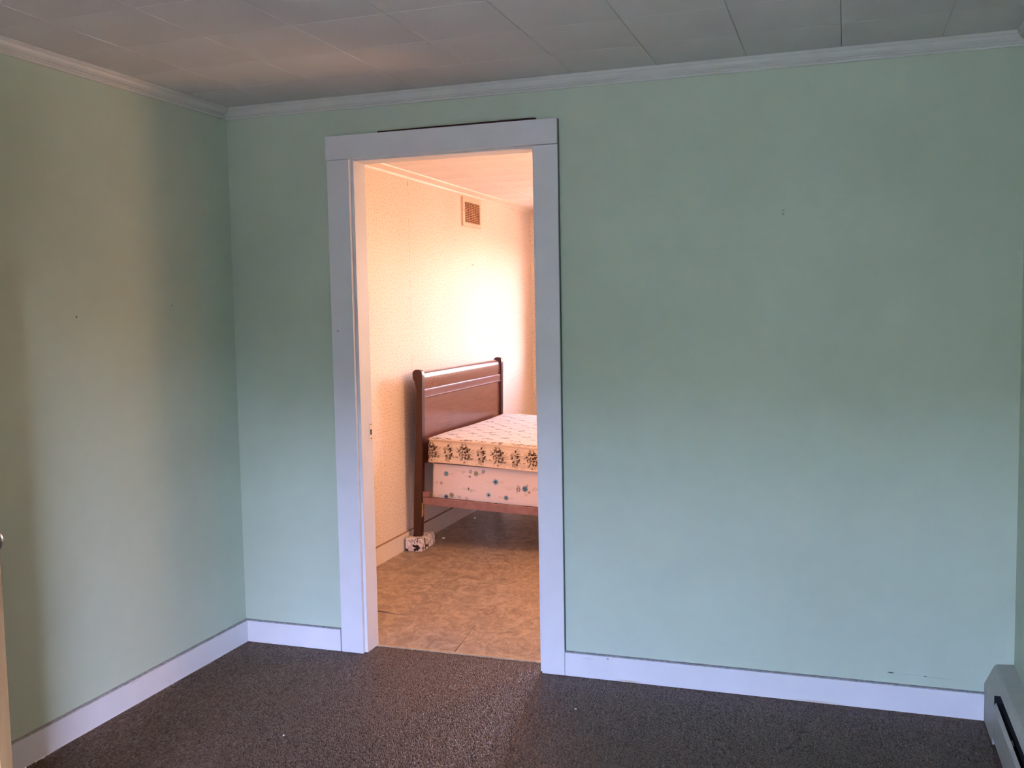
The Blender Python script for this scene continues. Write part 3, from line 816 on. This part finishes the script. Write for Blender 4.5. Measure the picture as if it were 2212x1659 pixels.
def motif(dx):
    fl(.236 + dx, .453, .016, TEAL, TEAL2); sprig(.255 + dx, .452); streak(.215 + dx, .453, .03)
    fl(.343 + dx, .467, .010, TANC, None, 5, .6); fl(.388 + dx, .470, .012, TEAL, None, 5); fl(.422 + dx, .460, .017, OLIVE, OLIVE, 8); sprig(.445 + dx, .461, BRN); fl(.467 + dx, .474, .012, TEAL, None, 6)
    streak(.33 + dx, .472, .05); fl(.384 + dx, .441, .008, BRN, TANC, 6); streak(.366 + dx, .442, .015)
    fl(.177 + dx, .399, .010, TANC, None, 5, .6); fl(.207 + dx, .397, .013, TANC, OLIVE, 5, .7)
    fl(.543 + dx, .416, .019, TEAL2, BRN, 8); fl(.543 + dx, .416, .012, TEAL, BRN, 8, .6); streak(.508 + dx, .414, .028); sprig(.566 + dx, .416)
    fl(.378 + dx, .369, .010, BRN, BRN, 4); sprig(.390 + dx, .362, OLIVE, 1, 5); sprig(.366 + dx, .368, TANC, -1, 4); fl(.396 + dx, .358, .010, OLIVE, None, 5, .6)
    fl(.502 + dx, .338, .017, TEAL2, BRN, 8, .75)
    fl(.682 + dx, .378, .014, BRN, CREAM, 6); fl(.680 + dx, .392, .013, OLIVE, None, 6, .7); fl(.721 + dx, .383, .019, TEAL, TEAL, 8); fl(.746 + dx, .364, .011, BRN, TANC, 5, .7)
    fl(.727 + dx, .349, .011, TANC, None, 6, .5); fl(.733 + dx, .402, .009, TANC, OLIVE, 5, .7); fl(.674 + dx, .362, .008, TEAL2, None, 5, .7)
    streak(.64 + dx, .384, .045); streak(.63 + dx, .375, .04); streak(.64 + dx, .392, .03); sprig(.765 + dx, .380, TANC, 1, 5); sprig(.77 + dx, .388, TEAL2, 1, 3)
    fl(.609 + dx, .326, .015, TEAL, TEAL, 8); sprig(.628 + dx, .325); sprig(.590 + dx, .327, TANC, -1, 4); streak(.609 + dx, .306, .02)
    fl(.238 + dx, .316, .016, TEAL, BRN, 8); fl(.273 + dx, .327, .017, OLIVE, OLIVE, 8); sprig(.296 + dx, .321, OLIVE, 1, 4); fl(.323 + dx, .316, .011, TEAL, None, 5, .7); fl(.366 + dx, .311, .011, (.25, .12, .08), None, 5, .8)
    sprig(.196 + dx, .325, TANC, 1, 3)
for dx in (0, .66, 1.32): motif(dx)
cf = col[front]; ellipses_paint(cf, V[front][:, 0], Vv[front], prints); col[front] = cf
side = mk('fabric_side', V, F, M_boxtick, bs); set_colors(side.data, col)
bmv = [(0.004, .004), (BL - .004, .004), (BL - .004, BWD - .004), (.004, BWD - .004)]
o = prism('wooden_base', bmv, 'z', .0005, .02, M_tan, bs)
o = prism('fabric_top', bmv, 'z', BH - .006, BH - .001, M_pipe, bs)

# ------------------------------------------------------------------ mattress
MLEN, MWD, MH = 1.88, 1.385, .138
mx0, mz0 = .126, .5170
mt = empty('mattress', (mx0, BY0 + .012, mz0), (0, TILT, 0))
prop(mt, 'cream mattress with brown floral side band lying on the box spring', 'mattress')
pts = round_rect(0, MLEN, 0, MWD, .045, .0022, .02)
rows = np.linspace(0.006, MH - .004, 62)
V, F, U, Vv = band(pts, rows, lambda t, s: .006 * math.sin(math.pi * t) + .0018 * np.sin(s * 47) * math.sin(math.pi * t) + .0016 * np.sin(t * 19 + s * 6),
                   lambda t, s: .0035 * np.sin(s * 5.2 + 1) )
TICK = np.array((0.70, 0.53, 0.37))
col = np.tile(TICK, (len(V), 1))
DB, MB_, TB = (.045, .022, .014), (.17, .10, .055), (.40, .28, .17)
rnd = random.Random(4)
def cluster(cx, cz, hw, hh, nd, ntan):
    out = []
    for i in range(ntan):
        a = rnd.uniform(0, 6.28); r = rnd.uniform(.30, 1.18)
        out.append((cx + hw * r * math.cos(a), cz + hh * r * math.sin(a), rnd.uniform(.008, .013), rnd.uniform(.0028, .0042), a + rnd.uniform(-.7, .7), TB if rnd.random() < .5 else MB_, .75))
    for i in range(nd):
        a = rnd.uniform(0, 6.28); r = math.sqrt(rnd.random()) * .85
        big = rnd.random() < .3
        out.append((cx + hw * r * math.cos(a), cz + hh * r * math.sin(a), rnd.uniform(.007, .0115), .0064 if big else rnd.uniform(.0034, .0050), rnd.uniform(0, 3.14), DB, .95))
    for i in range(2):   # pale rose outlines
        x, z = cx + rnd.uniform(-.4, .4) * hw, cz + rnd.uniform(-.4, .4) * hh
        out += [(x, z, .0085, .0085, 0, MB_, .8), (x, z, .0062, .0062, 0, TICK, 1), (x, z, .003, .003, 0, MB_, .7)]
    return out
big = cluster(0, .068, .048, .047, 30, 80); small = cluster(.105, .066, .025, .050, 11, 46)
# a band of spiky flower sprays above and below the roses
prints = []
for k in range(-1, 10):
    ox = .24 + k * .2055
    prints += [(ox + e[0],) + tuple(e[1:]) for e in big + small]
for k in range(220):   # dark print along the lower seam
    prints.append((rnd.uniform(0, MLEN), rnd.uniform(.004, .013), rnd.uniform(.003, .007), .0022, rnd.uniform(-.5, .5), DB, .7))
front = V[:, 1] < .07
uu = V[:, 0]
cf = col[front]; ellipses_paint(cf, uu[front], Vv[front], prints); col[front] = cf
sband = o = mk('side_band', V, F, M_tick, mt); set_colors(o.data, col)
# quilted top
nx_, ny_ = 470, 240
gx = np.linspace(0.0, MLEN, nx_); gy = np.linspace(0.0, MWD, ny_)
X, Y = np.meshgrid(gx, gy, indexing='ij'); X = X.ravel(); Y = Y.ravel()
r = .045
def clampcorner(X, Y):
    X = X.copy(); Y = Y.copy()
    for cx, cy, sx, sy in ((r, r, -1, -1), (MLEN - r, r, 1, -1), (r, MWD - r, -1, 1), (MLEN - r, MWD - r, 1, 1)):
        dx, dy = X - cx, Y - cy
        msk = (dx * sx > 0) & (dy * sy > 0)
        d = np.hypot(dx, dy); k = np.where((d > r) & msk, r / np.maximum(d, 1e-9), 1.0)
        X = cx + dx * k if False else np.where(msk, cx + dx * k, X); Y = np.where(msk, cy + dy * k, Y)
    return X, Y
X, Y = clampcorner(X, Y)
edge = np.minimum.reduce([X, MLEN - X, Y, MWD - Y])
Z = MH - .004 + .016 * (1 - np.exp(-edge / .035)) + .0022 * np.sin(X * 2 * math.pi / .11) * np.sin(Y * 2 * math.pi / .11) * (1 - np.exp(-edge / .05))
Z += .0035 * np.sin(X * 5.2 + 1) * np.exp(-edge / .05)
V = np.column_stack([X, Y, Z])
F = []
for i in range(nx_ - 1):
    for j in range(ny_ - 1):
        a = i * ny_ + j; F.append((a, a + ny_, a + ny_ + 1, a + 1))
TOPC = np.array((0.76, 0.66, 0.58))
col = np.tile(TOPC, (len(V), 1))
b_ = np.clip(1 - edge / .05, 0, 1)[:, None]; col = col * (1 - b_) + TICK * b_
prints = []
rnd = random.Random(9)
k = 0
yy = .02
while yy < MWD:
    xx = (.0 if k % 2 else .085)
    while xx < MLEN:
        cx, cy = xx + rnd.uniform(-.008, .008), yy + rnd.uniform(-.006, .006)
        for q in range(9):
            prints.append((cx + rnd.uniform(-.034, .034), cy + rnd.uniform(-.02, .02), rnd.uniform(.008, .014), rnd.uniform(.006, .010), rnd.uniform(-.5, .5), (.13, .135, .14) if q < 5 else (.34, .32, .31), .8))
        xx += .17
    yy += .082; k += 1
for k in range(int(MLEN / .1)):
    for q in range(7):
        prints.append((k * .1 + rnd.uniform(0, .06), rnd.uniform(.012, .04), .009, .005, rnd.uniform(-.6, .6), MB_ if q < 4 else DB, .75))
ellipses_paint(col, X, Y, prints)
o = mk('quilted_top', V, F, M_tick, mt); set_colors(o.data, col)
prism('underside', [(0.02, .02), (MLEN - .02, .02), (MLEN - .02, MWD - .02), (.02, MWD - .02)], 'z', .002, .010, M_pipe, mt)
pp = round_rect(-.001, MLEN + .001, -.001, MWD + .001, .046, .012, .03)
seg = np.linalg.norm(np.roll(pp, -1, 0) - pp, axis=1); s_ = np.concatenate([[0], np.cumsum(seg)[:-1]])
tube('piping', [(p[0], p[1], MH - .004 + .0035 * math.sin(s * 5.2 + 1)) for p, s in zip(pp, s_)], .0048, M_pipe, mt, 8, True)
tube('piping', [(p[0], p[1], .006 + .0035 * math.sin(s * 5.2 + 1)) for p, s in zip(pp, s_)], .0048, M_pipe, mt, 8, True)
tube('cord_handle', [(.545, -.006, .090), (.548, -.012, .088), (.60, -.0145, .087), (.66, -.0145, .088), (.672, -.012, .089), (.675, -.006, .091)], .0022, M_pipe, sband, 6)

# ------------------------------------------------------------------ floor lamp of the bedroom, right of the doorway
lamp = empty('floor_lamp', (1.85, 1.10, 0)); prop(lamp, 'floor lamp with glowing warm shade in the bedroom right of the doorway', 'lamp')
lathe('base', [(.13, .001), (.13, .012), (.11, .022), (.03, .030), (.014, .05)], M_steel, lamp)
lathe('pole', [(.010, .045), (.010, 1.10)], M_steel, lamp, 14)
lathe('socket', [(.022, 1.095), (.030, 1.11), (.032, 1.14), (.04, 1.150)], M_steel, lamp)
shade = lathe('lamp_shade', [(.03, 1.151), (.20, 1.152), (.205, 1.156), (.160, 1.440), (.155, 1.443), (.03, 1.444)], M_bulb, lamp, 32)
lathe('finial', [(.006, 1.444), (.012, 1.455), (.010, 1.468), (.002, 1.474)], M_steel, shade, 12)

# ------------------------------------------------------------------ litter on the floors
def scrap(x, y, z, s, seed, label, cat='lint'):
    rnd = random.Random(seed); bm = bmesh.new()
    n = 7
    lo = [bm.verts.new((s * math.cos(i * 6.283 / n) * rnd.uniform(.6, 1), s * .6 * math.sin(i * 6.283 / n) * rnd.uniform(.6, 1), 0)) for i in range(n)]
    hi = [bm.verts.new((v.co.x * .8, v.co.y * .8, s * rnd.uniform(.25, .6))) for v in lo]
    bm.faces.new(lo[::-1]); bm.faces.new(hi)
    for i in range(n): bm.faces.new((lo[i], lo[(i + 1) % n], hi[(i + 1) % n], hi[i]))
    o = link('paper_scrap', fin(bm, 'paper_scrap'), M_lint); o.location = (x, y, z); o.rotation_euler = (0, 0, rnd.uniform(0, 3))
    prop(o, label, 'scrap')
scrap(.679, -.795, .0015, .006, 1, 'tiny white scrap on the carpet in front of the doorway, nearest the camera')
scrap(1.553, -.315, .0015, .005, 2, 'tiny pale scrap on the carpet right of the doorway')
scrap(.103, 1.942, 0, .015, 3, 'small white paper scrap on the linoleum right of the chipped block')
scrap(.085, 2.53, 0, .018, 4, 'small ball of dusty lint on the linoleum under the bed')
